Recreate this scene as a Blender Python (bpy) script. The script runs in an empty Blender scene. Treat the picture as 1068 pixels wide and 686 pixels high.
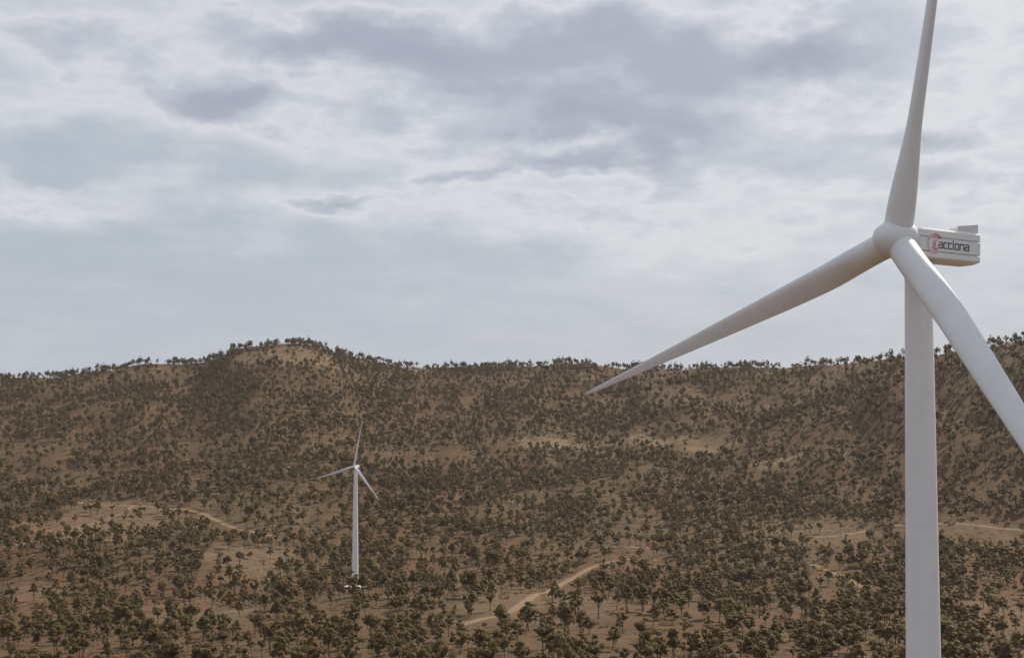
import bpy, bmesh, math, random
import numpy as np
from mathutils import Vector
from mathutils.bvhtree import BVHTree

rng = np.random.default_rng(11)
random.seed(11)
S = bpy.context.scene
COL = S.collection
R = math.radians

# ------------------------------------------------------------------ camera, light, exposure
F = 1300.0            # focal length in photograph pixels (photograph 1068 x 686)
CX, CY, HOR = 534.0, 343.0, 395.0
PITCH = math.atan((HOR - CY) / F)
cam = bpy.data.cameras.new('camera')
cam.sensor_width = 36.0
cam.lens = 36.0 * F / 1068.0
cam.clip_start = 0.5
cam.clip_end = 30000
camo = bpy.data.objects.new('camera', cam)
COL.objects.link(camo)
camo.location = (0, 0, 0)
camo.rotation_euler = (math.pi / 2 + PITCH, 0, 0)
S.camera = camo

SUN_AZ, SUN_EL = R(42), R(42)          # to the right of the view direction (+Y), behind the hills
SUN_DIR = Vector((math.sin(SUN_AZ) * math.cos(SUN_EL), math.cos(SUN_AZ) * math.cos(SUN_EL), math.sin(SUN_EL)))
sun = bpy.data.lights.new('sun', 'SUN')
sun.energy = 5.0
sun.angle = R(0.6)
sun.color = (1.0, 0.89, 0.74)
suno = bpy.data.objects.new('sun', sun)
COL.objects.link(suno)
suno.rotation_euler = (-SUN_DIR).to_track_quat('-Z', 'Y').to_euler()
suno.location = SUN_DIR * 500

S.view_settings.view_transform = 'Standard'
S.view_settings.look = 'None'
S.view_settings.exposure = 0.0
S.view_settings.gamma = 1.0
S.view_settings.use_curve_mapping = False
S.cycles.max_bounces = 6
S.cycles.transparent_max_bounces = 8


class NT:
    """small helper to write node trees as expressions"""
    def __init__(self, tree):
        self.t = tree
        tree.nodes.clear()

    def n(self, kind, **kw):
        nd = self.t.nodes.new(kind)
        for k, v in kw.items():
            setattr(nd, k, v)
        return nd

    def link(self, a, b):
        self.t.links.new(a, b)

    def set(self, sock, v):
        if hasattr(v, 'is_output') or isinstance(v, bpy.types.NodeSocket):
            self.t.links.new(v, sock)
        else:
            sock.default_value = v

    def m(self, op, a, b=0.0, c=0.0, clamp=False):
        nd = self.n('ShaderNodeMath', operation=op, use_clamp=clamp)
        for s, v in zip(nd.inputs, (a, b, c)):
            self.set(s, v)
        return nd.outputs[0]

    def noise(self, vec, scale, detail=4.0, rough=0.55, dist=0.0):
        nd = self.n('ShaderNodeTexNoise')
        if vec is not None:
            self.link(vec, nd.inputs['Vector'])
        nd.inputs['Scale'].default_value = scale
        nd.inputs['Detail'].default_value = detail
        nd.inputs['Roughness'].default_value = rough
        nd.inputs['Distortion'].default_value = dist
        return nd.outputs['Fac']

    def ramp(self, fac, stops, interp='LINEAR'):
        nd = self.n('ShaderNodeValToRGB')
        cr = nd.color_ramp
        cr.interpolation = interp
        while len(cr.elements) < len(stops):
            cr.elements.new(0.5)
        for e, (p, c) in zip(cr.elements, stops):
            e.position = p
            e.color = c if len(c) == 4 else (*c, 1)
        self.set(nd.inputs[0], fac)
        return nd.outputs[0]

    def mix(self, fac, a, b, blend='MIX'):
        nd = self.n('ShaderNodeMix', data_type='RGBA', blend_type=blend)
        self.set(nd.inputs[0], fac)
        for s, v in ((nd.inputs[6], a), (nd.inputs[7], b)):
            self.set(s, (*v, 1) if isinstance(v, tuple) and len(v) == 3 else v)
        return nd.outputs[2]

    def maprange(self, v, a, b, c=0.0, d=1.0, smooth=False):
        nd = self.n('ShaderNodeMapRange', clamp=True)
        if smooth:
            nd.interpolation_type = 'SMOOTHSTEP'
        self.set(nd.inputs[0], v)
        for s, x in zip(nd.inputs[1:5], (a, b, c, d)):
            s.default_value = x
        return nd.outputs[0]


def srgb(r, g, b):
    return tuple(((c / 255) / 12.92 if c / 255 <= 0.04045 else ((c / 255 + 0.055) / 1.055) ** 2.4) for c in (r, g, b))


def px_az(px):
    return math.atan((px - CX) / F)


def px_el(px, py):
    return math.atan((HOR - py) / F * math.cos(px_az(px)))


# ------------------------------------------------------------------ sky
W = bpy.data.worlds.new('World')
S.world = W
W.use_nodes = True
g = NT(W.node_tree)
tc = g.n('ShaderNodeTexCoord')
sep = g.n('ShaderNodeSeparateXYZ')
g.link(tc.outputs['Generated'], sep.inputs[0])
X, Y, Z = sep.outputs
az0 = g.m('ARCTAN2', X, Y)
el0 = g.m('ARCSINE', Z)
# cloud deck coordinates: the deck is a plane overhead, so clouds flatten towards the horizon
zz = g.m('ADD', g.m('MAXIMUM', Z, 0.0), 0.16)
cmb = g.n('ShaderNodeCombineXYZ')
g.link(g.m('DIVIDE', X, zz), cmb.inputs[0])
g.link(g.m('DIVIDE', Y, zz), cmb.inputs[1])
deck = cmb.outputs[0]
vs = g.n('ShaderNodeCombineXYZ')
g.link(az0, vs.inputs[0])
g.link(g.m('MULTIPLY', el0, 1.9), vs.inputs[1])
flat = vs.outputs[0]


def shifted(v, off):
    vo = g.n('ShaderNodeVectorMath', operation='ADD')
    g.link(v, vo.inputs[0])
    vo.inputs[1].default_value = off
    return vo.outputs[0]


w1 = g.noise(flat, 9.0, 6, 0.6)
w2 = g.noise(shifted(flat, (5.2, 1.7, 3.1)), 9.0, 6, 0.6)
az = g.m('ADD', az0, g.m('MULTIPLY', g.m('SUBTRACT', w1, 0.5), 0.17))
el = g.m('ADD', el0, g.m('MULTIPLY', g.m('SUBTRACT', w2, 0.5), 0.085))
# banks of cloud: (x, y, rx, ry, thickness) read off the photograph, placed by azimuth and elevation
BANKS = [
    (590, 52, 235, 48, 0.33), (620, 128, 105, 22, 0.30), (600, 172, 80, 13, 0.26), (735, 85, 50, 36, 0.12), (690, 160, 26, 10, 0.16),
    (228, 104, 60, 24, 0.32), (60, 36, 110, 30, 0.20), (330, 38, 110, 26, 0.22), (60, 222, 80, 10, 0.16),
    (845, 52, 36, 24, 0.30), (990, 134, 70, 14, 0.16), (1035, 225, 50, 24, 0.18), (360, 208, 60, 9, 0.16), (480, 182, 50, 8, 0.14), (60, 120, 40, 20, 0.05),
    (120, 95, 60, 26, 0.10), (400, 140, 110, 34, 0.12), (700, 185, 36, 20, 0.10), (725, 135, 44, 14, 0.10), (480, 140, 50, 20, 0.08),
    (840, 155, 120, 34, 0.14), (980, 50, 110, 50, 0.12), (520, 222, 150, 18, 0.10), (230, 200, 200, 20, 0.08), (30, 196, 70, 10, 0.12),
    (1010, 185, 80, 16, 0.12), (820, 60, 140, 50, 0.08), (30, 160, 60, 20, -0.08), (200, 300, 260, 40, -0.10), (800, 250, 200, 90, 0.12), (620, 235, 160, 40, 0.05),
]
thick = None
for (bx, by, rx, ry, wgt) in BANKS:
    a_ = g.m('MULTIPLY', g.m('SUBTRACT', az, px_az(bx)), F / rx)
    e_ = g.m('MULTIPLY', g.m('SUBTRACT', el, px_el(bx, by)), F / ry)
    q = g.m('ADD', g.m('MULTIPLY', a_, a_), g.m('MULTIPLY', e_, e_))
    b_ = g.m('MULTIPLY', g.m('EXPONENT', g.m('MULTIPLY', q, -0.8)), wgt * 1.18)
    thick = b_ if thick is None else g.m('ADD', thick, b_)
n1 = g.noise(deck, 1.5, 9, 0.55, 0.2)
n2 = g.noise(shifted(deck, (3, 8, 0)), 4.6, 9, 0.58, 0.1)
fine = g.noise(shifted(flat, (2, 4, 0)), 15.0, 9, 0.60, 0.15)
thick = g.m('ADD', thick, g.m('MULTIPLY', g.m('SUBTRACT', n1, 0.5), 0.50))
thick = g.m('ADD', thick, g.m('MULTIPLY', g.m('SUBTRACT', n2, 0.5), 0.32))
thick = g.m('ADD', thick, g.m('MULTIPLY', g.m('SUBTRACT', fine, 0.5), 0.34))
# fewer clouds low down, where the deck is seen edge on through more air
fadec = g.maprange(el0, R(0.5), R(9.5), 0.22, 1.0, True)
thick = g.m('ADD', g.m('MULTIPLY', thick, fadec), 0.30)
# clear air is pale blue, thin cloud lit from behind is bright, thick cloud is grey violet
cloud = g.ramp(thick, [(0.08, srgb(174, 184, 198)), (0.28, srgb(187, 195, 206)), (0.39, srgb(206, 211, 218)), (0.46, srgb(219, 221, 226)),
                       (0.53, srgb(198, 203, 213)), (0.66, srgb(173, 179, 194)), (0.95, srgb(153, 159, 177))])
# forward scattering round the sun
dt = g.n('ShaderNodeVectorMath', operation='DOT_PRODUCT')
g.link(tc.outputs['Generated'], dt.inputs[0])
dt.inputs[1].default_value = SUN_DIR
glow = g.m('POWER', g.m('MAXIMUM', dt.outputs['Value'], 0.0), 14.0)
halo = g.m('POWER', g.m('MAXIMUM', dt.outputs['Value'], 0.0), 5.0)
glow = g.m('MINIMUM', g.m('ADD', glow, g.m('MULTIPLY', halo, 0.16)), 1.0)
cloud = g.mix(g.m('MULTIPLY', glow, 0.62), cloud, srgb(250, 249, 247))
nish = g.n('ShaderNodeTexSky', sky_type='NISHITA')
nish.sun_disc = False
nish.sun_elevation = SUN_EL
nish.sun_rotation = SUN_AZ
nish.dust_density = 2.5
nishv = g.mix(1.0, nish.outputs[0], (0.08, 0.08, 0.08), 'MULTIPLY')
skyc = g.mix(0.9, nishv, cloud)
bg = g.n('ShaderNodeBackground')
# Background strength stays in the daylight range; the clouds are scaled up to match it
bg.inputs['Strength'].default_value = 0.1
g.link(g.mix(1.0, skyc, (10.0, 10.0, 10.0), 'MULTIPLY'), bg.inputs['Color'])
out = g.n('ShaderNodeOutputWorld')
g.link(bg.outputs[0], out.inputs[0])


# ------------------------------------------------------------------ helpers
def mat(name, build):
    m = bpy.data.materials.new(name)
    m.use_nodes = True
    t = NT(m.node_tree)
    o = t.n('ShaderNodeOutputMaterial')
    t.link(build(t), o.inputs[0])
    return m


def principled(t, color, rough=0.7, spec=0.3, normal=None):
    p = t.n('ShaderNodeBsdfPrincipled')
    t.set(p.inputs['Base Color'], (*color, 1) if isinstance(color, tuple) and len(color) == 3 else color)
    t.set(p.inputs['Roughness'], rough)
    p.inputs['Specular IOR Level'].default_value = spec
    if normal is not None:
        t.link(normal, p.inputs['Normal'])
    return p.outputs[0]


def obj_coord(t):
    return t.n('ShaderNodeTexCoord').outputs['Object']


def geo_pos(t):
    return t.n('ShaderNodeNewGeometry').outputs['Position']


def mesh_np(name, verts, quads=None, tris=None, mats=(), mat_idx=None, smooth=False):
    me = bpy.data.meshes.new(name)
    nq = 0 if quads is None else len(quads)
    nt_ = 0 if tris is None else len(tris)
    verts = np.asarray(verts, dtype=np.float32)
    me.vertices.add(len(verts))
    me.vertices.foreach_set('co', verts.ravel())
    loops = []
    if nq: loops.append(np.asarray(quads, dtype=np.int32).ravel())
    if nt_: loops.append(np.asarray(tris, dtype=np.int32).ravel())
    loops = np.concatenate(loops)
    me.loops.add(len(loops))
    me.loops.foreach_set('vertex_index', loops)
    me.polygons.add(nq + nt_)
    st = np.concatenate([np.arange(nq) * 4, nq * 4 + np.arange(nt_) * 3]).astype(np.int32)
    me.polygons.foreach_set('loop_start', st)
    if mat_idx is not None:
        me.polygons.foreach_set('material_index', np.asarray(mat_idx, dtype=np.int32))
    me.polygons.foreach_set('use_smooth', np.full(nq + nt_, smooth))
    for m in mats:
        me.materials.append(m)
    me.update(calc_edges=True)
    return me


def link_obj(name, data, parent=None, kind=None, label=None, cat=None, group=None):
    o = bpy.data.objects.new(name, data)
    COL.objects.link(o)
    if parent: o.parent = parent
    if kind: o['kind'] = kind
    if label: o['label'] = label
    if cat: o['category'] = cat
    if group: o['group'] = group
    return o


def vnoise(x, y, seed=0):
    """smooth value noise on numpy arrays, 0..1"""
    xi = np.floor(x).astype(np.int64); yi = np.floor(y).astype(np.int64)
    fx = x - xi; fy = y - yi
    fx = fx * fx * fx * (fx * (fx * 6 - 15) + 10); fy = fy * fy * fy * (fy * (fy * 6 - 15) + 10)

    def h(a, b):
        n = (a * 374761393 + b * 668265263 + seed * 974711) & 0x7fffffff
        n = ((n ^ (n >> 13)) * 1274126177) & 0x7fffffff
        n = (n ^ (n >> 16)) & 0xffff
        return n / 65535.0
    a = h(xi, yi); b = h(xi + 1, yi); c = h(xi, yi + 1); d = h(xi + 1, yi + 1)
    return (a * (1 - fx) + b * fx) * (1 - fy) + (c * (1 - fx) + d * fx) * fy


def fbm(x, y, seed=0, oct=4):
    s = 0; a = 1; tot = 0
    for k in range(oct):
        s = s + a * vnoise(x * 2 ** k + 17.3 * k, y * 2 ** k - 9.1 * k, seed + k); tot += a; a *= 0.5
    return s / tot


def sstep(t):
    t = np.clip(t, 0, 1)
    return t * t * (3 - 2 * t)


# ------------------------------------------------------------------ terrain
CREST_U = [-400, 0, 60, 110, 150, 200, 225, 243, 270, 310, 340, 380, 420, 500, 600, 650, 700, 800, 870, 940, 1000, 1050, 1068, 1160, 1500]
CREST_Y = [398, 395, 392, 384, 379, 380, 373, 364, 359, 358, 362, 375, 382, 382, 379, 382, 384, 383, 379, 372, 364, 356, 353, 345, 360]
CREST_R = [2900, 2850, 2830, 2800, 2780, 2760, 2740, 2730, 2700, 2700, 2720, 2800, 2850, 2900, 2850, 2800, 2700, 2550, 2400, 2250, 2150, 2100, 2080, 2000, 2000]
PROF_R = [0, 60, 110, 180, 300, 420, 540, 700, 850, 1040, 1240, 1440, 1810, 2250, 2690, 2850, 3300]
PROF_Z = [-92, -90, -88, -92, -101, -112, -121, -138, -153, -172, -174, -166, -139, -86, -10, 10, 30]
PROF_Z = np.array(PROF_Z, float)


def prof(r):
    # smoothed piecewise profile
    return sum(np.interp(r + d, PROF_R, PROF_Z) for d in (-90, -45, 0, 45, 90)) / 5


# hills and spurs on the slope: pixel column, distance, half-width across, half-width along, height
SPURS = [(300, 2560, 130, 70, 5), (712, 2230, 55, 120, 26), (715, 2420, 120, 90, 14), (430, 1650, 130, 110, 13), (860, 2000, 240, 120, 9),
         (640, 1850, 160, 60, 7), (150, 2250, 200, 120, 14), (820, 1760, 90, 60, 8), (120, 1260, 120, 60, 6), (560, 2350, 140, 90, 10),
         (470, 2480, 150, 80, -10), (250, 1950, 160, 100, 9), (1000, 1500, 160, 80, 5)]


def height(x, y):
    r = np.hypot(x, y)
    ang = np.arctan2(x, y)
    u = CX + F * np.tan(np.clip(ang, -1.0, 1.0))
    u = np.clip(u, -400, 1500)
    rc = np.interp(u, CREST_U, CREST_R)
    angc = np.arctan((u - CX) / F)
    zc = (HOR - np.interp(u, CREST_U, CREST_Y)) / F * rc * np.cos(angc)
    t = sstep((r - 1350) / (rc - 1350))
    z = prof(np.minimum(r, rc)) + t * (zc - prof(rc))
    over = np.maximum(r - rc, 0)
    z = z - 0.30 * over * sstep(over / 150) + 0
    z = np.maximum(z, -190 - 0 * over)
    # rolling relief, gullies running down the slope
    near = sstep((r - 420) / 500)
    env = near * (1 - 0.85 * sstep((r - (rc - 350)) / 300))
    wx = x + 60 * (fbm(x / 300, y / 300, 31, 3) - 0.5); wy = y + 60 * (fbm(x / 300, y / 300, 41, 3) - 0.5)
    z = z + env * 34 * (fbm(wx / 420, wy / 420, 3, 3) - 0.5)
    gul = 1 - np.abs(2 * fbm(wx / 150, wy / 380, 9, 3) - 1)
    z = z - (0.25 + 0.75 * near) * 11 * (gul ** 3) * (0.3 + 0.7 * sstep((r - 1300) / 500)) * (1 - 0.5 * sstep((r - (rc - 200)) / 200))
    z = z + (0.2 + 0.8 * near) * 5 * (fbm(wx / 90, wy / 90, 5, 3) - 0.5) * (1 - 0.5 * sstep((r - (rc - 250)) / 250))
    front = np.cos(ang) > 0.2
    for (su, sr, sw, sl, sh) in SPURS:
        a = math.atan((su - CX) / F)
        cx_, cy_ = sr * math.sin(a), sr * math.cos(a)
        dx = (x - cx_) * math.cos(a) - (y - cy_) * math.sin(a)
        dy = (x - cx_) * math.sin(a) + (y - cy_) * math.cos(a)
        q = (dx / sw) ** 2 + (dy / sl) ** 2
        z = z + sh * np.exp(-q) * front
    return z


# polar sheet centred under the camera, dense in view and coarse elsewhere, out past the horizon hills
va = np.concatenate([np.linspace(-math.pi, -0.62, 50, endpoint=False), np.linspace(-0.62, 0.62, 560, endpoint=False), np.linspace(0.62, math.pi, 50, endpoint=False)])
vr = np.concatenate([[0.5], np.linspace(20, 400, 26), np.linspace(408, 3050, 460), np.linspace(3080, 3600, 16), np.linspace(3800, 9000, 16)])
A, RR = np.meshgrid(va, vr)
GX = RR * np.sin(A); GY = RR * np.cos(A)
GZ = height(GX, GY)
nr, na = GX.shape
gv = np.stack([GX.ravel(), GY.ravel(), GZ.ravel()], 1)
ii, jj = np.meshgrid(np.arange(nr - 1), np.arange(na), indexing='ij')
j2 = (jj + 1) % na
gq = np.stack([(ii * na + jj), (ii * na + j2), ((ii + 1) * na + j2), ((ii + 1) * na + jj)], -1).reshape(-1, 4)[:, ::-1]
bvh = BVHTree.FromPolygons([tuple(v) for v in gv.tolist()], gq.tolist())


def pix_ray(px, py):
    x = (px - CX) / F; zc = (CY - py) / F
    d = Vector((x, math.cos(PITCH) - zc * math.sin(PITCH), math.sin(PITCH) + zc * math.cos(PITCH)))
    return d


def on_ground(px, py):
    d = pix_ray(px, py).normalized()
    h = bvh.ray_cast(Vector((0, 0, 0)), d)
    return h[0]


def ground_z(x, y):
    h = bvh.ray_cast(Vector((x, y, 400)), Vector((0, 0, -1)))
    return h[0].z if h[0] else float(height(np.array([x]), np.array([y]))[0])


def to_px(x, y, z):
    yc = y * math.cos(PITCH) + z * math.sin(PITCH); zc = -y * math.sin(PITCH) + z * math.cos(PITCH)
    return CX + F * x / yc, CY - F * zc / yc, yc


# bare patches: pixel ellipse -> ellipse on the ground; (x, y, rx, ry, bareness, share of trees left)
PATCH = [(300, 371, 66, 14, .85, .36), (130, 380, 60, 6, .4, .5), (705, 410, 34, 18, .15, .35), (850, 402, 80, 14, .3, .6), (590, 465, 48, 5, 1.0, .2), (675, 459, 48, 5, 1.0, .2), (745, 468, 34, 4, .8, .4),
         (812, 481, 30, 5, .9, .4), (450, 476, 48, 14, .12, .3), (50, 470, 45, 12, .05, .35), (105, 548, 80, 22, .55, .3), (255, 585, 45, 22, .45, .45),
         (560, 622, 75, 18, .35, .3), (1010, 558, 60, 14, .3, .3), (850, 556, 60, 14, .25, .35), (1035, 640, 40, 14, .35, .3), (430, 386, 16, 4, .6, .3), (130, 392, 60, 5, .3, .6), (690, 400, 10, 20, .3, .5),
         (330, 540, 40, 14, .05, .4), (480, 600, 40, 10, .1, .4), (880, 520, 40, 8, .1, .35), (540, 392, 40, 6, .05, .7), (60, 500, 30, 8, .1, .4),
         (200, 640, 60, 12, .4, .6), (20, 620, 40, 12, .35, .6), (780, 560, 60, 10, .1, .5), (985, 430, 40, 20, .3, .6), (560, 520, 30, 8, .1, .5), (730, 465, 40, 7, .6, .3)]
patches = []
for (px, py, rx, ry, b, tl) in PATCH:
    c = on_ground(px, py)
    if c is None: continue
    n = on_ground(px, py + ry); f_ = on_ground(px, py - ry)
    dist = math.hypot(c.x, c.y)
    dn = math.hypot(n.x, n.y) if n else dist - 60
    df = math.hypot(f_.x, f_.y) if f_ else dist + 60
    patches.append((c.x, c.y, rx / F * dist, max(20.0, min(abs(df - dn) / 2, 160.0)), b, tl))


def patch_fields(x, y):
    bare = np.zeros_like(x); keep = np.ones_like(x)
    wob = fbm(x / 45, y / 45, 77, 3) - 0.5
    for (cx_, cy_, a, b, bw, tl) in patches:
        al = math.atan2(cx_, cy_)
        dx = (x - cx_) * math.cos(al) - (y - cy_) * math.sin(al)
        dy = (x - cx_) * math.sin(al) + (y - cy_) * math.cos(al)
        q = np.sqrt((dx / a) ** 2 + (dy / b) ** 2) + wob * 0.9
        m = sstep((1.25 - q) / 0.6)
        bare = np.maximum(bare, m * bw)
        keep = np.minimum(keep, 1 - m * (1 - tl))
    return bare, keep


bare_v, _ = patch_fields(gv[:, 0], gv[:, 1])


def soil(t):
    p = geo_pos(t)
    a = t.n('ShaderNodeAttribute', attribute_name='bare').outputs['Fac']
    big = t.noise(p, 0.0045, 5, 0.55, 0.4)
    mid = t.noise(p, 0.022, 6, 0.6, 0.3)
    sm = t.noise(p, 0.16, 5, 0.65)
    mp = t.n('ShaderNodeMapping')
    t.link(p, mp.inputs[0])
    mp.inputs['Scale'].default_value = (0.03, 0.11, 0.03)
    mp.inputs['Rotation'].default_value = (0, 0, R(18))
    streak = t.noise(mp.outputs[0], 1.0, 6, 0.6, 0.6)
    fleck = t.noise(p, 0.45, 6, 0.7)
    red = t.mix(t.m('ADD', t.m('MULTIPLY', mid, 0.55), t.m('MULTIPLY', fleck, 0.45)), (0.072, 0.038, 0.020), (0.148, 0.083, 0.046))
    grass = t.mix(sm, (0.067, 0.044, 0.023), (0.134, 0.091, 0.050))
    sand = t.mix(sm, (0.150, 0.100, 0.059), (0.270, 0.192, 0.120))
    base = t.mix(t.maprange(big, 0.40, 0.62), red, grass)
    base = t.mix(t.m('MULTIPLY', t.maprange(streak, 0.48, 0.68), 0.5), base, grass)
    bare = t.m('MULTIPLY', t.m('ADD', a, t.m('MULTIPLY', t.maprange(streak, 0.55, 0.75), 0.16)), t.maprange(t.m('ADD', t.m('MULTIPLY', streak, 0.6), t.m('MULTIPLY', mid, 0.4)), 0.34, 0.62, 0.15, 1.15))
    base = t.mix(t.m('MINIMUM', bare, 1.0), base, sand)
    base = t.mix(t.m('MULTIPLY', t.maprange(fleck, 0.54, 0.70), 0.55), base, (0.040, 0.029, 0.016))
    base = t.mix(t.m('MULTIPLY', t.maprange(fleck, 0.46, 0.30), 0.35), base, (0.125, 0.085, 0.048))
    clod = t.noise(p, 0.085, 6, 0.68, 0.5)
    base = t.mix(t.m('MULTIPLY', t.maprange(clod, 0.50, 0.66), 0.6), base, (0.045, 0.031, 0.017))
    base = t.mix(t.m('MULTIPLY', t.maprange(clod, 0.46, 0.32), 0.45), base, (0.170, 0.108, 0.061))
    bump = t.n('ShaderNodeBump')
    bump.inputs['Strength'].default_value = 0.9
    bump.inputs['Distance'].default_value = 0.9
    t.link(t.m('ADD', sm, t.m('MULTIPLY', streak, 0.8)), bump.inputs['Height'])
    return principled(t, base, 0.95, 0.1, bump.outputs[0])


M_soil = mat('soil', soil)
gm = mesh_np('ground', gv, quads=gq, mats=(M_soil,), smooth=True)
at = gm.attributes.new('bare', 'FLOAT', 'POINT')
at.data.foreach_set('value', bare_v.astype(np.float32))
link_obj('ground', gm, kind='structure', label='red brown hillside with dry grass rising to a rounded ridge')


# ------------------------------------------------------------------ dirt tracks draped on the ground
def track_mat(t):
    p = geo_pos(t)
    a = t.noise(p, 0.06, 5, 0.6)
    b = t.noise(p, 0.5, 4, 0.6)
    return principled(t, t.mix(b, t.mix(a, (0.14, 0.094, 0.058), (0.27, 0.195, 0.128)), (0.20, 0.14, 0.09)), 0.95, 0.1)


M_track = mat('pale_dirt', track_mat)
track_pts = []


track_near = []      # how far towards the camera the trees keep clear of each track point


def track(pix, width, label, clear=0):
    P = [on_ground(*p) for p in pix]
    P = [p for p in P if p is not None]
    # smooth in plan
    pts = []
    for k in range(len(P) - 1):
        p0 = P[max(k - 1, 0)]; p1 = P[k]; p2 = P[k + 1]; p3 = P[min(k + 2, len(P) - 1)]
        n = max(2, int((p2 - p1).length / 5))
        for q in range(n):
            s = q / n
            v = 0.5 * ((2 * p1) + (p2 - p0) * s + (2 * p0 - 5 * p1 + 4 * p2 - p3) * s * s + (3 * p1 - p0 - 3 * p2 + p3) * s ** 3)
            pts.append(v)
    V = []; Q = []
    for k, v in enumerate(pts):
        d = pts[min(k + 1, len(pts) - 1)] - pts[max(k - 1, 0)]
        d.z = 0
        if d.length < 1e-3: d = Vector((1, 0, 0))
        d.normalize(); s = Vector((-d.y, d.x, 0))
        w = width * (0.75 + 0.5 * vnoise(np.array([v.x / 18]), np.array([v.y / 18]), 5)[0])
        for e in range(5):
            q = v + s * w * (e / 4 - 0.5)
            V.append((q.x, q.y, ground_z(q.x, q.y) + 0.12))
        track_pts.append((v.x, v.y)); track_near.append(clear)
        if k:
            for e in range(4):
                Q.append(((k - 1) * 5 + e, (k - 1) * 5 + e + 1, k * 5 + e + 1, k * 5 + e))
    link_obj('dirt_track', mesh_np('dirt_track', V, quads=[q[::-1] for q in Q], mats=(M_track,), smooth=True), kind='structure', label=label)


track([(478, 652), (500, 646), (540, 633), (575, 615), (605, 598), (635, 586), (662, 583), (690, 584)], 6.5, 'pale dirt track curving up from the clearing in the lower middle', 48)
track([(632, 571), (650, 570), (672, 571), (690, 573)], 7, 'short pale dirt track behind the curving track', 44)
track([(850, 560), (885, 557), (920, 550), (950, 547), (985, 546), (1030, 549), (1075, 553)], 6.5, 'pale dirt track crossing behind the large tower on the right', 30)
track([(846, 588), (862, 594), (880, 602), (900, 613)], 5.5, 'short dirt track sloping left of the large tower', 24)
track([(80, 524), (105, 526), (140, 527), (175, 530), (205, 535), (235, 547), (270, 556), (300, 560)], 7, 'pale dirt track curving over the clearing on the left', 30)
track([(20, 568), (60, 557), (100, 545), (128, 535), (140, 527)], 6, 'dirt track joining the curving track on the left clearing', 24)
track([(548, 466), (575, 467), (600, 466), (622, 464)], 9, 'pale dirt track along the bench half way up the slope')
track_pts = np.array(track_pts)


# ------------------------------------------------------------------ wind turbines
def paint(t):
    p = obj_coord(t)
    mp = t.n('ShaderNodeMapping')
    t.link(p, mp.inputs[0])
    mp.inputs['Scale'].default_value = (0.9, 0.9, 0.07)
    a = t.noise(mp.outputs[0], 1.0, 6, 0.6)
    b = t.noise(p, 0.6, 5, 0.6)
    c = t.mix(t.maprange(a, 0.40, 0.75), (0.81, 0.815, 0.83), (0.76, 0.76, 0.765))
    c = t.mix(t.m('MULTIPLY', t.maprange(b, 0.52, 0.75), 0.35), c, (0.70, 0.685, 0.67))
    return principled(t, c, t.maprange(b, 0.3, 0.7, 0.38, 0.52), 0.4)


M_white = mat('white_paint', paint)
M_grey = mat('grey_panel', lambda t: principled(t, t.mix(t.noise(obj_coord(t), 3.0, 4), (0.66, 0.67, 0.69), (0.74, 0.75, 0.76)), 0.5, 0.4))
M_seam = mat('seam_grey', lambda t: principled(t, t.mix(t.noise(obj_coord(t), 2.0, 3), (0.64, 0.64, 0.64), (0.72, 0.72, 0.71)), 0.6, 0.3))
M_text = mat('charcoal_print', lambda t: principled(t, t.mix(t.noise(obj_coord(t), 4.0, 3), (0.035, 0.035, 0.05), (0.06, 0.06, 0.075)), 0.5, 0.3))
M_red = mat('red_print', lambda t: principled(t, t.mix(t.noise(obj_coord(t), 4.0, 3), (0.56, 0.20, 0.21), (0.62, 0.25, 0.26)), 0.5, 0.3))
M_pink = mat('faded_pink_print', lambda t: principled(t, t.mix(t.noise(obj_coord(t), 4.0, 3), (0.68, 0.50, 0.52), (0.71, 0.55, 0.57)), 0.5, 0.3))
M_conc = mat('concrete', lambda t: principled(t, t.mix(t.noise(obj_coord(t), 1.2, 5), (0.46, 0.45, 0.43), (0.62, 0.61, 0.59)), 0.9, 0.2))
M_dark = mat('dark_gap', lambda t: principled(t, t.mix(t.noise(obj_coord(t), 2.0, 3), (0.05, 0.05, 0.055), (0.09, 0.09, 0.09)), 0.7, 0.3))


def bm_obj(name, bm, m, parent, smooth=True, angle=35):
    bmesh.ops.recalc_face_normals(bm, faces=bm.faces)
    me = bpy.data.meshes.new(name)
    bm.to_mesh(me); bm.free()
    me.materials.append(m)
    if smooth:
        me.polygons.foreach_set('use_smooth', [True] * len(me.polygons))
        me.set_sharp_from_angle(angle=R(angle))
    return link_obj(name, me, parent)


def loft(bm, rings, cap0=True, cap1=True):
    rs = [[bm.verts.new(p) for p in ring] for ring in rings]
    n = len(rs[0])
    for a, b in zip(rs, rs[1:]):
        for k in range(n):
            bm.faces.new((a[k], a[(k + 1) % n], b[(k + 1) % n], b[k]))
    if cap0: bm.faces.new(rs[0][::-1])
    if cap1: bm.faces.new(rs[-1])
    return rs


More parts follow.
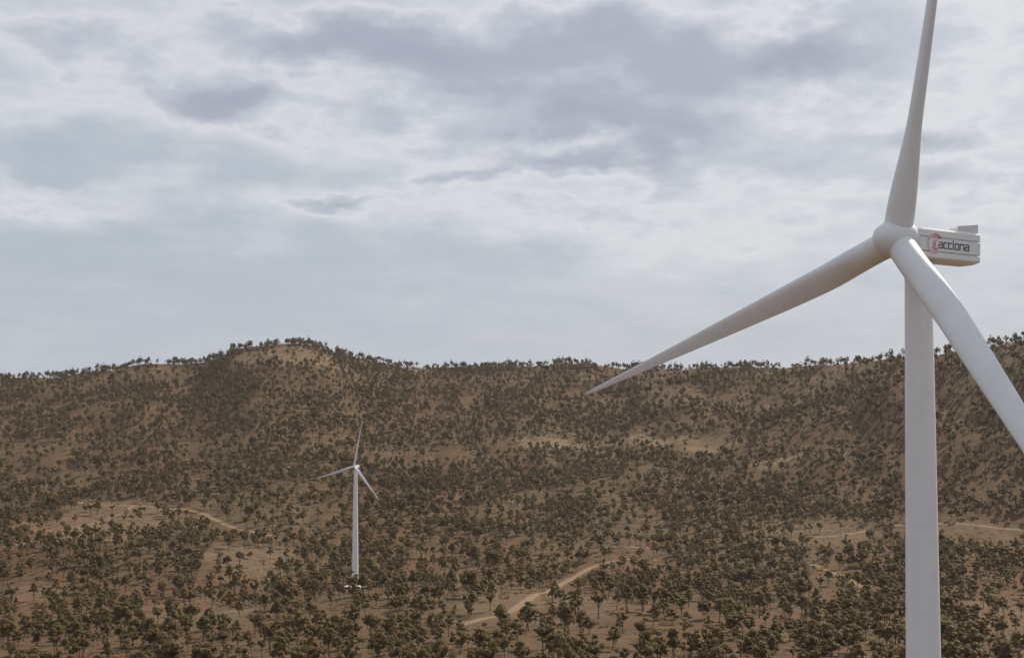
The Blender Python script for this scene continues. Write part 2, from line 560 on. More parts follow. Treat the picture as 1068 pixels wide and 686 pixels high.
LETTERS = {  # squared lettering drawn as strokes on a unit-high cell; each entry: advance, strokes
    'a': (1.14, [[(0.06, 1.0), (0.86, 1.0), (1.0, 0.86), (1.0, 0.0), (0.12, 0.0), (0.0, 0.1), (0.0, 0.44), (0.12, 0.56), (1.0, 0.56)]]),
    'c': (1.06, [[(0.95, 1.0), (0.14, 1.0), (0.0, 0.86), (0.0, 0.14), (0.14, 0.0), (0.95, 0.0)]]),
    'i': (0.30, [[(0.0, 0.0), (0.0, 1.0)], [(0.0, 1.28), (0.0, 1.46)]]),
    'o': (1.16, [[(0.14, 1.0), (0.88, 1.0), (1.0, 0.86), (1.0, 0.14), (0.88, 0.0), (0.14, 0.0), (0.0, 0.14), (0.0, 0.86), (0.14, 1.0)]]),
    'n': (1.16, [[(0.0, 0.0), (0.0, 1.0), (0.86, 1.0), (1.0, 0.86), (1.0, 0.0)]]),
}


def turbine(label, base, hub_h, rad, yaw, phase, top_d, base_d, tilt=R(2.5), cone=R(3), chord_max=2.6, over=2.1, plinth=True, seams=True, pitch0=R(14)):
    """base: ground point under the tower axis. yaw: how far the rotor faces left of the camera's side (-Y)."""
    root = link_obj('wind_turbine', None, label=label, cat='wind turbine', group='white wind turbines on the hillside')
    root.location = base
    n0 = Vector((-math.sin(yaw), -math.cos(yaw), 0))
    h = Vector((math.cos(yaw), -math.sin(yaw), 0))
    n = n0 * math.cos(tilt) + Vector((0, 0, 1)) * math.sin(tilt)
    up = n.cross(h)
    if up.z < 0: up = -up
    hub = Vector((0, 0, hub_h)) + n * over

    # tower: tapered tube in sections with flange seams
    k = rad / 50.0
    tower_top = hub_h - 1.95 * k
    bm = bmesh.new()
    rings = []
    for s in np.linspace(0, 1, 26):
        rr = (base_d * (1 - s) + top_d * s) / 2
        rings.append([Vector((rr * math.cos(2 * math.pi * q / 48), rr * math.sin(2 * math.pi * q / 48), s * tower_top)) for q in range(48)])
    loft(bm, rings)
    tower = bm_obj('tower', bm, M_white, root, angle=50)
    for s in (0.26, 0.53, 0.78):
        bm = bmesh.new()
        rr = (base_d * (1 - s) + top_d * s) / 2 + 0.006
        zc = s * tower_top
        loft(bm, [[Vector((rr * math.cos(2 * math.pi * q / 48), rr * math.sin(2 * math.pi * q / 48), zc + dz)) for q in range(48)] for dz in (-0.03, 0.03)], False, False)
        bm_obj('flange_seam', bm, M_white, tower)
    bm = bmesh.new()   # yaw collar under the nacelle
    rr = top_d / 2 + 0.12
    loft(bm, [[Vector((rr * math.cos(2 * math.pi * q / 40), rr * math.sin(2 * math.pi * q / 40), tower_top + dz)) for q in range(40)] for dz in (-0.28, 0.25)])
    bm_obj('yaw_collar', bm, M_seam, tower)
    if plinth:
        # flared concrete footing with two door-side landings and the entrance door
        bm = bmesh.new()
        prof_ = [(base_d / 2 + 4.2, -1.5), (base_d / 2 + 4.2, 0.5), (base_d / 2 + 3.6, 0.9), (base_d / 2 + 0.9, 1.6), (base_d / 2 + 0.45, 2.6), (base_d / 2 + 0.3, 2.75), (base_d / 2 - 0.1, 2.75)]
        loft(bm, [[Vector((rr * math.cos(2 * math.pi * q / 40), rr * math.sin(2 * math.pi * q / 40), zz_)) for q in range(40)] for rr, zz_ in prof_])
        bm_obj('footing', bm, M_conc, root, angle=25)
        for sx in (-1, 1):
            bm = bmesh.new()
            x0 = sx * (base_d / 2 + 4.6)
            loft(bm, [[Vector((x0 + sx * a, b, zz_)) for a, b in ((-2.0, -2.2), (2.4, -1.7), (2.4, 1.7), (-2.0, 2.2))] for zz_ in (-1.5, 0.85, 1.0)])
            bm_obj('landing_slab', bm, M_white, root, smooth=False)
        bm = bmesh.new()
        y0 = -base_d / 2
        loft(bm, [[Vector((a, y0 - 0.05 + dy, zz_)) for a, zz_ in ((-0.5, 3.0), (0.5, 3.0), (0.5, 5.2), (-0.5, 5.2))] for dy in (0.25, 0.0)])
        door = bm_obj('door', bm, M_grey, root, smooth=False)

    # nacelle: layers stacked along its own vertical, with grooves round the sides and rear
    sc = k

    def nac(a, b, c):
        return hub - n * (a * sc) + h * (b * sc) + up * (c * sc)

    def outline(inset, front, rear, hw_f, hw_r, rnd=0.28):
        hwf, hwr = hw_f - inset, hw_r - inset
        f0, r0 = front + inset * 0.3, rear - inset
        pts = []
        for (ca, cb, s0) in ((r0 - rnd, hwr - rnd, 0), (f0 + rnd, hwf - rnd, 90), (f0 + rnd, -hwf + rnd, 180), (r0 - rnd, -hwr + rnd, 270)):
            for q in range(6):
                th = R(s0 + q * 18)
                pts.append((ca + rnd * math.cos(th), cb + rnd * math.sin(th)))
        return pts
    fr, re = 1.15, 7.6
    lev = [(-1.62, 0.62, 0.9), (-1.56, 0.36, 0.45), (-1.40, 0.06, 0.10), (-1.30, 0.0, 0.0), (-0.98, 0.0, 0.0), (-0.94, 0.03, 0.02), (-0.925, 0.15, 0.02), (-0.85, 0.15, 0.02), (-0.835, 0.03, 0.0),
           (-0.79, 0.0, 0.0), (0.16, 0.0, 0.0), (0.20, 0.03, 0.0), (0.215, 0.13, 0.0), (0.285, 0.13, 0.0), (0.30, 0.03, 0.0), (0.34, 0.0, 0.0), (0.82, 0.03, 0.0), (0.95, 0.12, 0.05), (1.0, 0.34, 0.2)]
    bm = bmesh.new()
    loft(bm, [[nac(a, b, c) for a, b in outline(ins, fr + fo, re, 1.28, 1.22)] for c, ins, fo in lev])
    nacelle = bm_obj('nacelle', bm, M_white, root, angle=28)
    # rear cooler: a framed upright panel on the roof
    bm = bmesh.new()

    def box(bm, a0, a1, b0, b1, c0, c1):
        loft(bm, [[nac(a, b, c) for a, b in ((a0, b0), (a1, b0), (a1, b1), (a0, b1))] for c in (c0, c1)])
    def plate(bm, a0, a1, h0, h1, b0, b1):
        loft(bm, [[nac(a, b, c) for a, c in ((a0, 0.9), (a1, 0.9), (a1, h1), (a0, h0))] for b in (b0, b1)])
    plate(bm, 5.35, 7.4, 1.42, 1.72, 0.87, 0.92)
    plate(bm, 6.1, 7.4, 1.52, 1.72, -0.92, -0.87)
    box(bm, 7.33, 7.39, -0.87, 0.87, 0.90, 1.70)
    cooler = bm_obj('roof_cooler', bm, M_grey, nacelle, smooth=False)
    for a0, h1 in ((5.33, 1.44), (7.36, 1.74)):
        bm = bmesh.new()
        box(bm, a0, a0 + 0.07, 0.86, 0.93, 0.88, h1)
        bm_obj('cooler_post', bm, M_seam, nacelle, smooth=False)

    # name on the flank
    if seams:
        hgt, stroke = 0.45, 0.09
        px_ = 3.16
        bm = bmesh.new()
        bsur = 1.262

        def seg(p, q, wd):
            (a0, c0), (a1, c1) = p, q
            L = math.hypot(a1 - a0, c1 - c0)
            if L < 1e-6: return
            ta, tc_ = (a1 - a0) / L, (c1 - c0) / L
            a0 -= ta * wd * 0.45; c0 -= tc_ * wd * 0.45; a1 += ta * wd * 0.45; c1 += tc_ * wd * 0.45
            na_, nc = -tc_ * wd / 2, ta * wd / 2
            ring = ((a0 + na_, c0 + nc), (a1 + na_, c1 + nc), (a1 - na_, c1 - nc), (a0 - na_, c0 - nc))
            loft(bm, [[nac(a, bsur - (a - fr) / (re - fr) * 0.06 + db, c) for a, c in ring] for db in (-0.02, 0.03 + 0.004 * (len(bm.faces) % 7) / 7)])
        for ch in 'acciona':
            adv, strokes = LETTERS[ch]
            wch = 1.06 * hgt
            for st in strokes:
                for p, q in zip(st, st[1:]):
                    seg((px_ + p[0] * wch * 0.78, -0.54 + p[1] * hgt), (px_ + q[0] * wch * 0.78, -0.54 + q[1] * hgt), stroke)
            px_ += adv * wch * 0.78 + 0.085
        bm_obj('lettering', bm, M_text, nacelle, smooth=False)

        def arc(cx_, cz_, rr, wd, t0, t1, m, name, nseg=22, db=0.03):
            bm = bmesh.new()
            ring_prev = None
            rings = []
            for q in range(nseg + 1):
                th = R(t0 + (t1 - t0) * q / nseg)
                rings.append([nac(cx_ + (rr + w_) * math.cos(th), bsur - (cx_ - fr) / (re - fr) * 0.06 + d_, cz_ + (rr + w_) * math.sin(th))
                              for w_, d_ in ((-wd / 2, -0.02), (wd / 2, -0.02), (wd / 2, db), (-wd / 2, db))])
            loft(bm, rings)
            bm_obj(name, bm, m, nacelle, smooth=False)
        ec, ez = 2.74, -0.27
        arc(ec, ez, 0.70, 0.22, 70, 292, M_pink, 'emblem_ring', 30)
        arc(ec + 0.06, ez + 0.02, 0.74, 0.16, 42, 96, M_red, 'emblem_arc', 12, 0.034)
        arc(ec + 0.12, ez + 0.02, 0.30, 0.17, 60, 290, M_pink, 'emblem_ring', 22)
        arc(ec + 0.16, ez - 0.02, 0.18, 0.15, 110, 250, M_red, 'emblem_arc', 12, 0.034)
        arc(ec + 0.1, ez, 0.42, 0.12, 215, 300, M_red, 'emblem_arc', 12, 0.034)

    # hub: rounded nose cone
    bm = bmesh.new()
    rings = []
    for a_, rr in ((1.25, 1.05), (1.2, 1.42), (0.9, 1.62), (0.4, 1.72), (-0.2, 1.70), (-0.8, 1.55), (-1.3, 1.28), (-1.7, 0.92), (-1.95, 0.52), (-2.05, 0.15)):
        rings.append([hub - n * (a_ * sc) + (h * math.cos(2 * math.pi * q / 40) + up * math.sin(2 * math.pi * q / 40)) * (rr * sc * 0.92) for q in range(40)])
    loft(bm, rings)
    bm_obj('hub', bm, M_white, root, angle=60)

    # blades
    def blade(a):
        s_ = (h * math.cos(a) + up * math.sin(a)) * math.cos(cone) + n * math.sin(cone)
        e_ = (-h * math.sin(a) + up * math.cos(a))       # towards the trailing edge
        nn = s_.cross(e_).normalized()
        if nn.dot(n) < 0: nn = -nn
        bm = bmesh.new()
        rings = []
        NP = 28
        root_d = 2.25 * sc
        for r_ in np.concatenate([[0.018, 0.03, 0.045], np.linspace(0.055, 0.20, 14), np.linspace(0.23, 0.97, 24), [0.98, 0.99, 0.997, 1.0]]):
            rr = r_ * rad
            b = float(sstep(np.array((r_ - 0.03) / 0.17)))           # cylinder -> aerofoil
            cm = chord_max
            taper = np.interp(r_, [0, 0.13, 0.27, 0.5, 0.75, 0.90, 0.96, 0.98, 0.99, 1.0], [0.92, 0.92, 0.85, 0.63, 0.38, 0.23, 0.17, 0.13, 0.09, 0.03])
            chord = root_d * (1 - b) + cm * taper * b
            thick = root_d * (1 - b) + cm * taper * np.interp(r_, [0, .2, .4, .7, 1], [.60, .46, .28, .20, .16]) * b
            tw = R(14) * (1 - np.clip(r_ / 0.85, 0, 1)) ** 1.3 + pitch0
            ce = e_ * math.cos(tw) - nn * math.sin(tw)
            cn = nn * math.cos(tw) + e_ * math.sin(tw)
            off = 0.5 * (1 - b) + 0.39 * b
            bend = n * (0.018 * rad * r_ ** 2)
            ring = []
            for q in range(NP):
                th = 2 * math.pi * q / NP
                xc = 0.5 - 0.5 * math.cos(th)            # 0 leading edge, 1 trailing edge
                yt = math.sin(th)
                prof_t = abs(yt) * (1 - b) / 2 + b * (2.6 * 0.5 * (0.2969 * math.sqrt(xc) - 0.126 * xc - 0.3516 * xc ** 2 + 0.2843 * xc ** 3 - 0.1015 * xc ** 4) / 0.26)
                if b > 0 and xc > 0.98: prof_t = max(prof_t, 0.01)
                ring.append(hub + s_ * rr + bend + ce * ((xc - off) * chord) + cn * (math.copysign(prof_t, yt) * thick if abs(yt) > 1e-9 else 0.0))
            rings.append(ring)
        loft(bm, rings)
        return bm_obj('blade', bm, M_white, root, angle=70)
    for q in range(3):
        blade(phase + q * 2 * math.pi / 3)
    return root


D_NEAR = 100.0
YAW_N = R(67.5)
hubp = pix_ray(935, 249.5) * D_NEAR
n0 = Vector((-math.sin(YAW_N), -math.cos(YAW_N), 0))
nt = n0 * math.cos(R(2.5)) + Vector((0, 0, math.sin(R(2.5))))
OVER_N = 2.15
top = hubp - nt * OVER_N
gz = ground_z(top.x, top.y)
turbine('huge white wind turbine close by with dark lettering on its nacelle', Vector((top.x, top.y, gz)), top.z - gz, 50.3, YAW_N, R(75.0), 2.12, 3.95,
        chord_max=2.6, over=OVER_N, plinth=True)

fb = on_ground(370.3, 612)
D_FAR = fb.y
hub_far = pix_ray(371, 487.5)
turbine('small distant white wind turbine standing among trees left of centre', Vector((fb.x, fb.y, fb.z)), (612 - 487.5) / F * D_FAR * 1.0, 40.0 * D_FAR / 1040, R(30), R(77.0), 2.9, 5.6,
        chord_max=2.9, over=2.0, plinth=True, seams=False)


# ------------------------------------------------------------------ trees
def leaf_mat(name, c0, c1, c2):
    def b(t):
        oi = t.n('ShaderNodeObjectInfo').outputs['Random']
        p = geo_pos(t)
        a = t.noise(p, 0.55, 3, 0.6)
        big = t.noise(p, 0.012, 3, 0.5)
        c = t.mix(t.maprange(a, 0.3, 0.7), c0, c1)
        c = t.mix(t.m('MULTIPLY', oi, 0.65), c, c2)
        c = t.mix(t.m('MULTIPLY', t.maprange(big, 0.45, 0.65), 0.35), c, (0.135, 0.074, 0.040))
        d = t.n('ShaderNodeBsdfPrincipled'); t.link(c, d.inputs['Base Color'])      # waxy leaves
        d.inputs['Roughness'].default_value = 0.46; d.inputs['Specular IOR Level'].default_value = 0.22
        d.inputs['Specular Tint'].default_value = (1.0, 0.9, 0.7, 1)
        tr = t.n('ShaderNodeBsdfTranslucent'); t.link(t.mix(0.6, c, (0.30, 0.23, 0.08)), tr.inputs[0])
        mx = t.n('ShaderNodeMixShader'); mx.inputs[0].default_value = 0.30
        t.link(d.outputs[0], mx.inputs[1]); t.link(tr.outputs[0], mx.inputs[2])
        return mx.outputs[0]
    return mat(name, b)


M_leaf = leaf_mat('olive_leaves', (0.084, 0.058, 0.026), (0.265, 0.190, 0.080), (0.160, 0.117, 0.053))


def bark(t):
    p = obj_coord(t)
    sp = t.n('ShaderNodeSeparateXYZ'); t.link(p, sp.inputs[0])
    a = t.noise(p, 2.2, 4, 0.6)
    c = t.mix(t.maprange(a, 0.35, 0.65), (0.10, 0.082, 0.066), (0.21, 0.18, 0.15))
    # fire-charred butt, a mark on the bark itself
    ch = t.maprange(t.m('ADD', sp.outputs[2], t.m('MULTIPLY', a, 1.6)), 1.2, 2.6, 1.0, 0.0)
    return principled(t, t.mix(ch, c, (0.028, 0.024, 0.022)), 0.9, 0.15)


M_bark = mat('bark', bark)


def tube(V, Q, path, r0, r1, ns=6):
    base = len(V)
    m = len(path)
    for k, p in enumerate(path):
        d = (path[min(k + 1, m - 1)] - path[max(k - 1, 0)]).normalized()
        s = d.cross(Vector((0.3, 1, 0.1))).normalized(); t2 = d.cross(s)
        rr = r0 + (r1 - r0) * k / (m - 1)
        for q in range(ns):
            th = 2 * math.pi * q / ns
            V.append(p + s * (rr * math.cos(th)) + t2 * (rr * math.sin(th)))
    for k in range(m - 1):
        for q in range(ns):
            Q.append((base + k * ns + q, base + k * ns + (q + 1) % ns, base + (k + 1) * ns + (q + 1) % ns, base + (k + 1) * ns + q))


_b = bmesh.new()
bmesh.ops.create_icosphere(_b, subdivisions=1, radius=1.0)
ICO_V = np.array([v.co[:] for v in _b.verts]); ICO_T = np.array([[v.index for v in f.verts] for f in _b.faces])
_b.free()


def make_tree(seed, H, spread, clear, stems, tufts, leaves, leaf, puff, lean=0.0):
    """forked savanna tree: returns trunk mesh and crown mesh"""
    rs = random.Random(seed)
    r = np.random.default_rng(seed)
    V, Q = [], []
    centres = []
    for st in range(stems):
        a0 = rs.uniform(0, 6.28)
        foot = Vector((math.cos(a0), math.sin(a0), 0)) * (0.25 if stems > 1 else 0)
        dirv = Vector((math.cos(a0) * (0.28 if stems > 1 else 0.06) + lean, math.sin(a0) * (0.28 if stems > 1 else 0.06), 1)).normalized()
        ln = H * clear * rs.uniform(0.85, 1.1)
        path = [foot + Vector((0, 0, -0.6))]
        p = foot.copy()
        d = dirv.copy()
        for q in range(4):
            p = p + d * (ln / 4)
            d = (d + Vector((rs.uniform(-.16, .16), rs.uniform(-.16, .16), 0.06))).normalized()
            path.append(p.copy())
        rb = 0.022 * H / (stems ** 0.4)
        tube(V, Q, path, rb * 1.15, rb * 0.62, 6)
        nl = max(3, tufts // stems // 2)
        for b in range(nl):
            ab = a0 + 6.28 * b / nl + rs.uniform(-.5, .5)
            out_ = rs.uniform(0.35, 1.0) * spread
            tip = Vector((p.x + math.cos(ab) * out_, p.y + math.sin(ab) * out_, H * rs.uniform(0.58, 0.95) - 0.16 * H * (out_ / spread) ** 2))
            mid = p.lerp(tip, 0.5) + Vector((0, 0, -0.03 * H)) + Vector((rs.uniform(-.3, .3), rs.uniform(-.3, .3), 0))
            start = path[-2].lerp(path[-1], rs.uniform(0.2, 1.0))
            tube(V, Q, [start, mid, tip], rb * 0.5, rb * 0.14, 4)
            centres.append((tip, puff * rs.uniform(0.66, 1.0)))
            m2 = mid.lerp(tip, 0.6) + Vector((rs.uniform(-1, 1), rs.uniform(-1, 1), rs.uniform(-.3, .9))) * puff * 0.9
            centres.append((m2, puff * rs.uniform(0.5, 0.85)))
        centres.append((Vector((p.x + rs.uniform(-.5, .5), p.y + rs.uniform(-.5, .5), H - puff * 0.75)), puff * rs.uniform(0.8, 1.1)))
    trunk = mesh_np('trunk', [tuple(v) for v in V], quads=Q, mats=(M_bark,), smooth=True)
    P = []; N = []; SZ = []
    CV = []; CT = []
    tot = sum(c[1] ** 2 for c in centres)
    for c, pr in centres:
        rad0 = pr * 0.58 * (0.8 + 0.4 * r.random(len(ICO_V)))
        CT.append(ICO_T + sum(len(q) for q in CV))
        CV.append(ICO_V * rad0[:, None] * np.array([1.0, 1.0, 0.75]) + np.array(c))
        cnt = max(30, int(2.4 * leaves * pr * pr / tot))
        v = r.normal(size=(cnt, 3)); v /= np.linalg.norm(v, axis=1)[:, None]
        v[:, 2] = np.where(v[:, 2] < -0.25, v[:, 2] * 0.5, v[:, 2])
        rad = pr * (0.55 + 0.5 * r.random(cnt) ** 0.6)
        pos = v * rad[:, None] * np.array([1.0, 1.0, 0.78]) + np.array(c)
        nrm = v + np.array([0, 0, 0.60]) + 0.36 * r.normal(size=(cnt, 3))
        P.append(pos); N.append(nrm); SZ.append(leaf * r.uniform(0.45, 1.2, cnt))
        # stray sprays that break up the outline
        k = cnt // 12
        v = r.normal(size=(k, 3)); v /= np.linalg.norm(v, axis=1)[:, None]
        P.append(v * pr * r.uniform(1.0, 1.4, (k, 1)) * np.array([1, 1, .8]) + np.array(c)); N.append(r.normal(size=(k, 3))); SZ.append(leaf * r.uniform(0.5, 0.9, k))
    P = np.concatenate(P); N = np.concatenate(N); SZ = np.concatenate(SZ)
    N /= np.linalg.norm(N, axis=1)[:, None]
    t1 = np.cross(N, r.normal(size=N.shape)); t1 /= np.linalg.norm(t1, axis=1)[:, None]
    t2 = np.cross(N, t1)
    hw = (SZ * 0.5)[:, None]; hl = (SZ * 0.62)[:, None]
    q4 = np.stack([P - t1 * hl, P - t2 * hw + N * hw * 0.25, P + t1 * hl, P + t2 * hw + N * hw * 0.25], 1).reshape(-1, 3)
    core = np.concatenate(CV); core_t = np.concatenate(CT)      # the packed inner foliage of each tuft
    crown = mesh_np('crown', np.concatenate([q4, core]), quads=np.arange(len(q4)).reshape(-1, 4), tris=core_t + len(q4), mats=(M_leaf,), smooth=False)
    return trunk, crown


# kind words are true of the shape: used in labels
KINDS = [
    ('slender tufted tree', make_tree(1, 12.5, 2.5, 0.44, 1, 12, 700, 0.58, 1.20)),
    ('forked two stemmed tree', make_tree(2, 13.0, 3.5, 0.38, 2, 20, 1050, 0.58, 1.28)),
    ('bushy rounded tree', make_tree(3, 11.0, 3.0, 0.26, 1, 20, 1150, 0.58, 1.38)),
    ('tall open tree', make_tree(4, 15.5, 3.2, 0.42, 1, 16, 900, 0.60, 1.25, 0.10)),
    ('low spreading tree', make_tree(5, 9.0, 3.7, 0.32, 2, 20, 950, 0.56, 1.18)),
    ('leaning lopsided tree', make_tree(6, 12.0, 2.9, 0.40, 1, 14, 820, 0.58, 1.28, 0.28)),
    ('ragged three stemmed tree', make_tree(7, 13.5, 3.1, 0.36, 3, 24, 1250, 0.58, 1.20)),
    ('large dense tree', make_tree(8, 15.5, 4.8, 0.24, 2, 36, 2400, 0.62, 1.75)),
]
KIND_W = np.array([0.20, 0.17, 0.13, 0.14, 0.12, 0.12, 0.09, 0.03])

# scatter: jittered cells, thinned by clumps, clearings and tracks
CELL = 10.5
rmax = 2950
xs = np.arange(-1500, 1500, CELL); ys = np.arange(330, rmax, CELL)
TX, TY = np.meshgrid(xs, ys)
TX = TX.ravel() + rng.uniform(-.5, .5, TX.size) * CELL * 1.1
TY = TY.ravel() + rng.uniform(-.5, .5, TY.size) * CELL * 1.1
tu = CX + F * TX / TY
rr = np.hypot(TX, TY)
rcx = np.interp(tu, CREST_U, CREST_R)
ok = (tu > -110) & (tu < 1180) & (rr < rcx + 60) & (rr > 400)
TX, TY, tu, rr, rcx = TX[ok], TY[ok], tu[ok], rr[ok], rcx[ok]
_, keep = patch_fields(TX, TY)
clump = fbm(TX / 70, TY / 70, 21, 3)
clump2 = fbm(TX / 260, TY / 260, 23, 2)
p = 0.50 * sstep((clump - 0.28) / 0.30) * (0.75 + 0.4 * sstep((clump2 - 0.32) / 0.3)) + 0.20
crest = sstep((rr - (rcx - 160)) / 130)
p = p * keep * (1 - crest) + crest * keep * 0.95 * sstep((fbm(TX / 34, TY / 34, 27, 2) - 0.40) / 0.22)
p = p * (0.76 + 0.46 * sstep((rr - 750) / 900))
ok = rng.random(len(TX)) < p
TX, TY = TX[ok], TY[ok]
dtrack = np.full(len(TX), 1e9)
for k in range(0, len(track_pts), 2):
    dx_ = TX - track_pts[k, 0]; dy_ = track_pts[k, 1] - TY
    dy_ = np.where(dy_ > 0, np.maximum(dy_ - track_near[k], 0), dy_)
    dtrack = np.minimum(dtrack, np.hypot(dx_, dy_))
dturb = np.minimum(np.hypot(TX - fb.x, TY - fb.y) - 4, np.where(np.abs(TX - fb.x) < 10, np.where((fb.y - TY < 70) & (fb.y - TY > -4), 0, 99), 99))
ok = (dtrack > 6.5) & (dturb > 9)
TX, TY = TX[ok], TY[ok]
TZ = np.array([ground_z(x, y) for x, y in zip(TX, TY)])
kind_i = rng.choice(len(KINDS), len(TX), p=KIND_W / KIND_W.sum())
scale_ = rng.uniform(0.66, 1.15, len(TX)) * np.where(rng.random(len(TX)) < 0.25, 0.62, 1.0)
scale_ *= 1.10 + 0.03 * sstep((np.hypot(TX, TY) - 700) / 500)
rot_ = rng.uniform(0, 2 * math.pi, len(TX))

HT = np.array([12.5, 13, 11, 15.5, 9, 12, 13.5, 15.5])
vis = []
for i in range(len(TX)):
    px, py, d = to_px(TX[i], TY[i], TZ[i] + HT[kind_i[i]] * scale_[i] * 0.6)
    px0, py0, _ = to_px(TX[i], TY[i], TZ[i])
    inside = -6 < px < 1074 and py < 688
    beh = 940 < px < 984      # behind the near tower
    vis.append((HT[kind_i[i]] * scale_[i] / d if inside and not beh else 0, px, py, py0))
vis = np.array(vis)
order = np.argsort(-vis[:, 0])
single = order[:292]
single_set = set(single.tolist())

# labels: each tree by its look, then by what it stands beside; ties are settled by size, then by side
ZONES = [
    (0, 120, 'at the left edge'), (120, 240, 'left of the far turbine'), (240, 340, 'just left of the far turbine'),
    (340, 430, 'in front of the far turbine'), (430, 520, 'beside the curving track'), (520, 610, 'in front of the curving track'),
    (610, 700, 'right of the curving track'), (700, 790, 'between track and large tower'), (790, 870, 'left of the large tower'),
    (870, 945, 'against the large tower'), (945, 1010, 'just right of the large tower'), (1010, 1080, 'at the right edge'),
]
groups = {}
for i in single:
    px, py0 = vis[i, 1], vis[i, 3]
    z = next((zn for a, b, zn in ZONES if a <= px < b), ZONES[0][2] if px < 0 else ZONES[-1][2])
    row = 'in front row ' if py0 > 672 else ('in second row ' if py0 > 640 else 'in back row ')
    groups.setdefault((kind_i[i], z, row), []).append(i)
label_of = {}
for (k, z, row), L in groups.items():
    base = KINDS[k][0]
    L = sorted(L, key=lambda i: vis[i, 1])
    if len(L) == 1:
        names = ['']
    elif len(L) == 2:
        names = ['left one, ', 'right one, ']
    elif len(L) == 3:
        names = ['leftmost, ', 'middle one, ', 'rightmost, ']
    else:
        o_ = ['second leftmost, ', 'third leftmost, ', 'fourth leftmost, ', 'fifth leftmost, ', 'sixth leftmost, ', 'seventh leftmost, ', 'eighth leftmost, ', 'ninth leftmost, ']
        names = ['leftmost, '] + o_[:len(L) - 2] + ['rightmost, ']
    for i, nm in zip(L, names):
        label_of[i] = (nm + base + ' ' + row + z).replace(',', '')

protos = {}
tree_group = 'savanna trees in the foreground of the hillside'
for i in single:
    k = int(kind_i[i])
    tm, cm = KINDS[k][1]
    root = bpy.data.objects.new('savanna_tree', None)
    COL.objects.link(root)
    root.location = (TX[i], TY[i], TZ[i] - 0.1)
    root.rotation_euler = (0, 0, rot_[i])
    s = scale_[i]
    root.scale = (s, s, s)
    root['label'] = label_of[i]; root['category'] = 'tree'; root['group'] = tree_group
    t_ = bpy.data.objects.new('trunk', tm); COL.objects.link(t_); t_.parent = root
    c_ = bpy.data.objects.new('crown', cm); COL.objects.link(c_); c_.parent = root
    protos.setdefault(k, (t_, c_))
for k in range(len(KINDS)):
    if k not in protos:
        print('missing kind', k)

# the rest of the woodland: thousands of small trees on the far slopes, one object of kind stuff
rest = np.array([i for i in range(len(TX)) if i not in single_set])
kmap = sorted(protos)
idx = np.array([kmap.index(k) if k in kmap else 0 for k in kind_i[rest]], dtype=np.int32)
pm = bpy.data.meshes.new('distant_woodland')
pm.vertices.add(len(rest))
pm.vertices.foreach_set('co', np.stack([TX[rest], TY[rest], TZ[rest] - 0.1], 1).astype(np.float32).ravel())
for nm, tp, arr in (('kind_index', 'INT', idx), ('turn', 'FLOAT', rot_[rest].astype(np.float32)), ('size', 'FLOAT', scale_[rest].astype(np.float32))):
    at = pm.attributes.new(nm, tp, 'POINT')
    at.data.foreach_set('value', arr)
wood = link_obj('distant_woodland', pm, kind='stuff', label='thousands of small olive brown trees covering the far slopes')
pm.materials.append(M_leaf); pm.materials.append(M_bark)
ng = bpy.data.node_groups.new('woodland', 'GeometryNodeTree')
ng.interface.new_socket('Geometry', in_out='INPUT', socket_type='NodeSocketGeometry')
ng.interface.new_socket('Geometry', in_out='OUTPUT', socket_type='NodeSocketGeometry')
N_ = ng.nodes; Lk = ng.links
gi = N_.new('NodeGroupInput'); go = N_.new('NodeGroupOutput')
jn = N_.new('GeometryNodeJoinGeometry')
for k in reversed(kmap):      # join keeps the last linked first
    j2_ = N_.new('GeometryNodeJoinGeometry')
    for o in protos[k]:
        oi = N_.new('GeometryNodeObjectInfo')
        oi.transform_space = 'ORIGINAL'
        oi.inputs['Object'].default_value = o
        Lk.new(oi.outputs['Geometry'], j2_.inputs[0])
    ti = N_.new('GeometryNodeGeometryToInstance')
    Lk.new(j2_.outputs[0], ti.inputs[0])
    Lk.new(ti.outputs[0], jn.inputs[0])


def attr(nm, tp):
    a = N_.new('GeometryNodeInputNamedAttribute'); a.data_type = tp
    a.inputs['Name'].default_value = nm
    return a.outputs['Attribute']


ip = N_.new('GeometryNodeInstanceOnPoints')
m2p = N_.new('GeometryNodeMeshToPoints')
Lk.new(gi.outputs[0], m2p.inputs[0])
Lk.new(m2p.outputs[0], ip.inputs['Points'])
Lk.new(jn.outputs[0], ip.inputs['Instance'])
ip.inputs['Pick Instance'].default_value = True
Lk.new(attr('kind_index', 'INT'), ip.inputs['Instance Index'])
cx3 = N_.new('ShaderNodeCombineXYZ'); Lk.new(attr('turn', 'FLOAT'), cx3.inputs[2])
Lk.new(cx3.outputs[0], ip.inputs['Rotation'])
Lk.new(attr('size', 'FLOAT'), ip.inputs['Scale'])
Lk.new(ip.outputs[0], go.inputs[0])
md = wood.modifiers.new('woodland', 'NODES'); md.node_group = ng
print('trees', len(TX), 'rest', len(rest), 'single min px', vis[single[-1], 0] * F, 'lowest row', vis[single, 3].min())


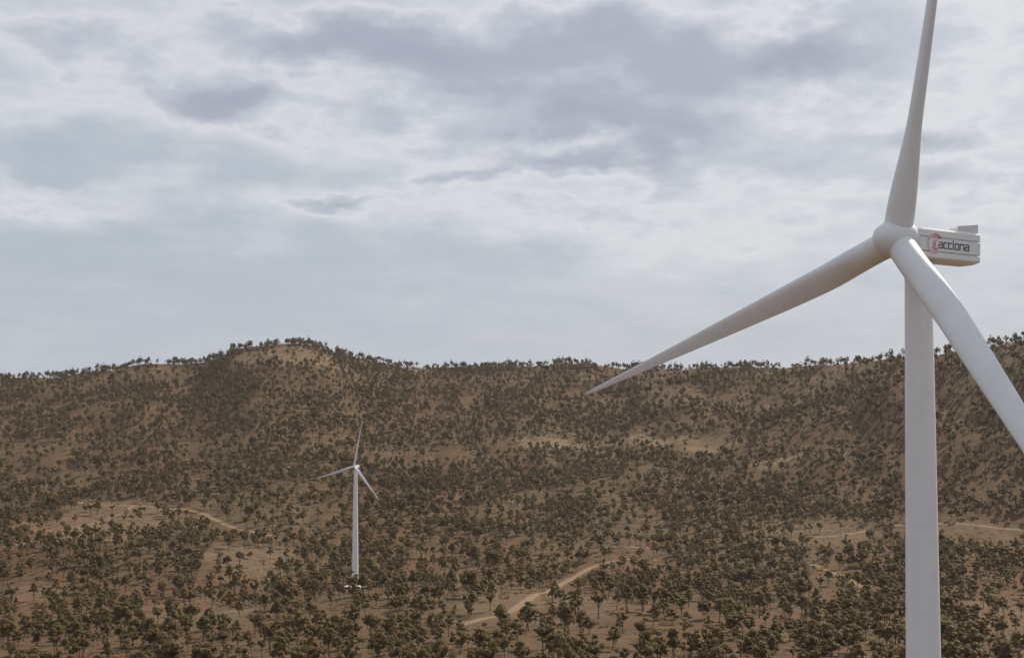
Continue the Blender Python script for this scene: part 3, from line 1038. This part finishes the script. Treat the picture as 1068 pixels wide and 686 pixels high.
# ------------------------------------------------------------------ dry scrub and grass tussocks between the trees
def scrub():
    r = np.random.default_rng(5)
    n = 24000
    d = 420 + 1500 * r.random(n) ** 1.15
    u_ = r.uniform(-60, 1130, n)
    a = np.arctan((u_ - CX) / F)
    x = d * np.sin(a); y = d * np.cos(a)
    q = fbm(x / 38, y / 38, 55, 3) * 0.7 + 0.3 * fbm(x / 160, y / 160, 56, 2)
    ok = q > 0.46 + 0.10 * r.random(n)
    for k in range(0, len(track_pts), 2):
        ok &= (np.abs(x - track_pts[k, 0]) > 4.5) | (np.abs(y - track_pts[k, 1]) > 4.5)
    x, y = x[ok], y[ok]
    z = np.array([ground_z(p_, q_) for p_, q_ in zip(x, y)])
    B = 16          # blades per tussock
    n = len(x)
    sz = r.uniform(0.4, 1.3, n) * np.where(r.random(n) < 0.12, 1.9, 1.0)
    th = r.uniform(0, 2 * math.pi, (n, B)); rad = r.random((n, B)) ** 0.5
    bx = x[:, None] + np.cos(th) * rad * sz[:, None] * 1.1
    by = y[:, None] + np.sin(th) * rad * sz[:, None] * 1.1
    h_ = sz[:, None] * r.uniform(0.5, 1.2, (n, B)) * (1.2 - 0.6 * rad)
    ph = r.uniform(0, math.pi, (n, B))
    w_ = sz[:, None] * 0.32
    lx = np.cos(th) * h_ * 0.35; ly = np.sin(th) * h_ * 0.35
    z0 = np.repeat(z[:, None] - 0.1, B, 1)
    v0 = np.stack([bx - np.cos(ph) * w_, by - np.sin(ph) * w_, z0], -1)
    v1 = np.stack([bx + np.cos(ph) * w_, by + np.sin(ph) * w_, z0], -1)
    v2 = np.stack([bx + lx, by + ly, z0 + h_], -1)
    V = np.stack([v0, v1, v2], 2).reshape(-1, 3)
    me = mesh_np('dry_scrub', V, tris=np.arange(len(V)).reshape(-1, 3), mats=(M_scrub,))
    link_obj('dry_scrub', me, kind='stuff', label='low dry scrub and grass tussocks between the trees')


M_scrub = leaf_mat('dry_scrub', (0.085, 0.062, 0.032), (0.19, 0.14, 0.075), (0.12, 0.09, 0.05))
scrub()


# ------------------------------------------------------------------ thin dusty air
def haze_box():
    bm = bmesh.new()
    x0, x1, y0, y1, z0, z1 = -9500, 9500, -9500, 9500, float(gv[:, 2].min()) - 1.0, 175.0
    loft(bm, [[Vector((a, b, c)) for a, b in ((x0, y0), (x1, y0), (x1, y1), (x0, y1))] for c in (z0, z1)])
    m = bpy.data.materials.new('dusty_air')
    m.use_nodes = True
    t = NT(m.node_tree)
    o = t.n('ShaderNodeOutputMaterial')
    v = t.n('ShaderNodeVolumePrincipled')
    v.inputs['Color'].default_value = (0.90, 0.91, 0.95, 1)
    v.inputs['Density'].default_value = HAZE
    v.inputs['Anisotropy'].default_value = 0.2
    t.link(v.outputs[0], o.inputs['Volume'])
    ob = bm_obj('haze', bm, m, None, smooth=False)
    ob['kind'] = 'stuff'
    ob['label'] = 'thin dusty air over the hillside'


HAZE = 0.000018
haze_box()
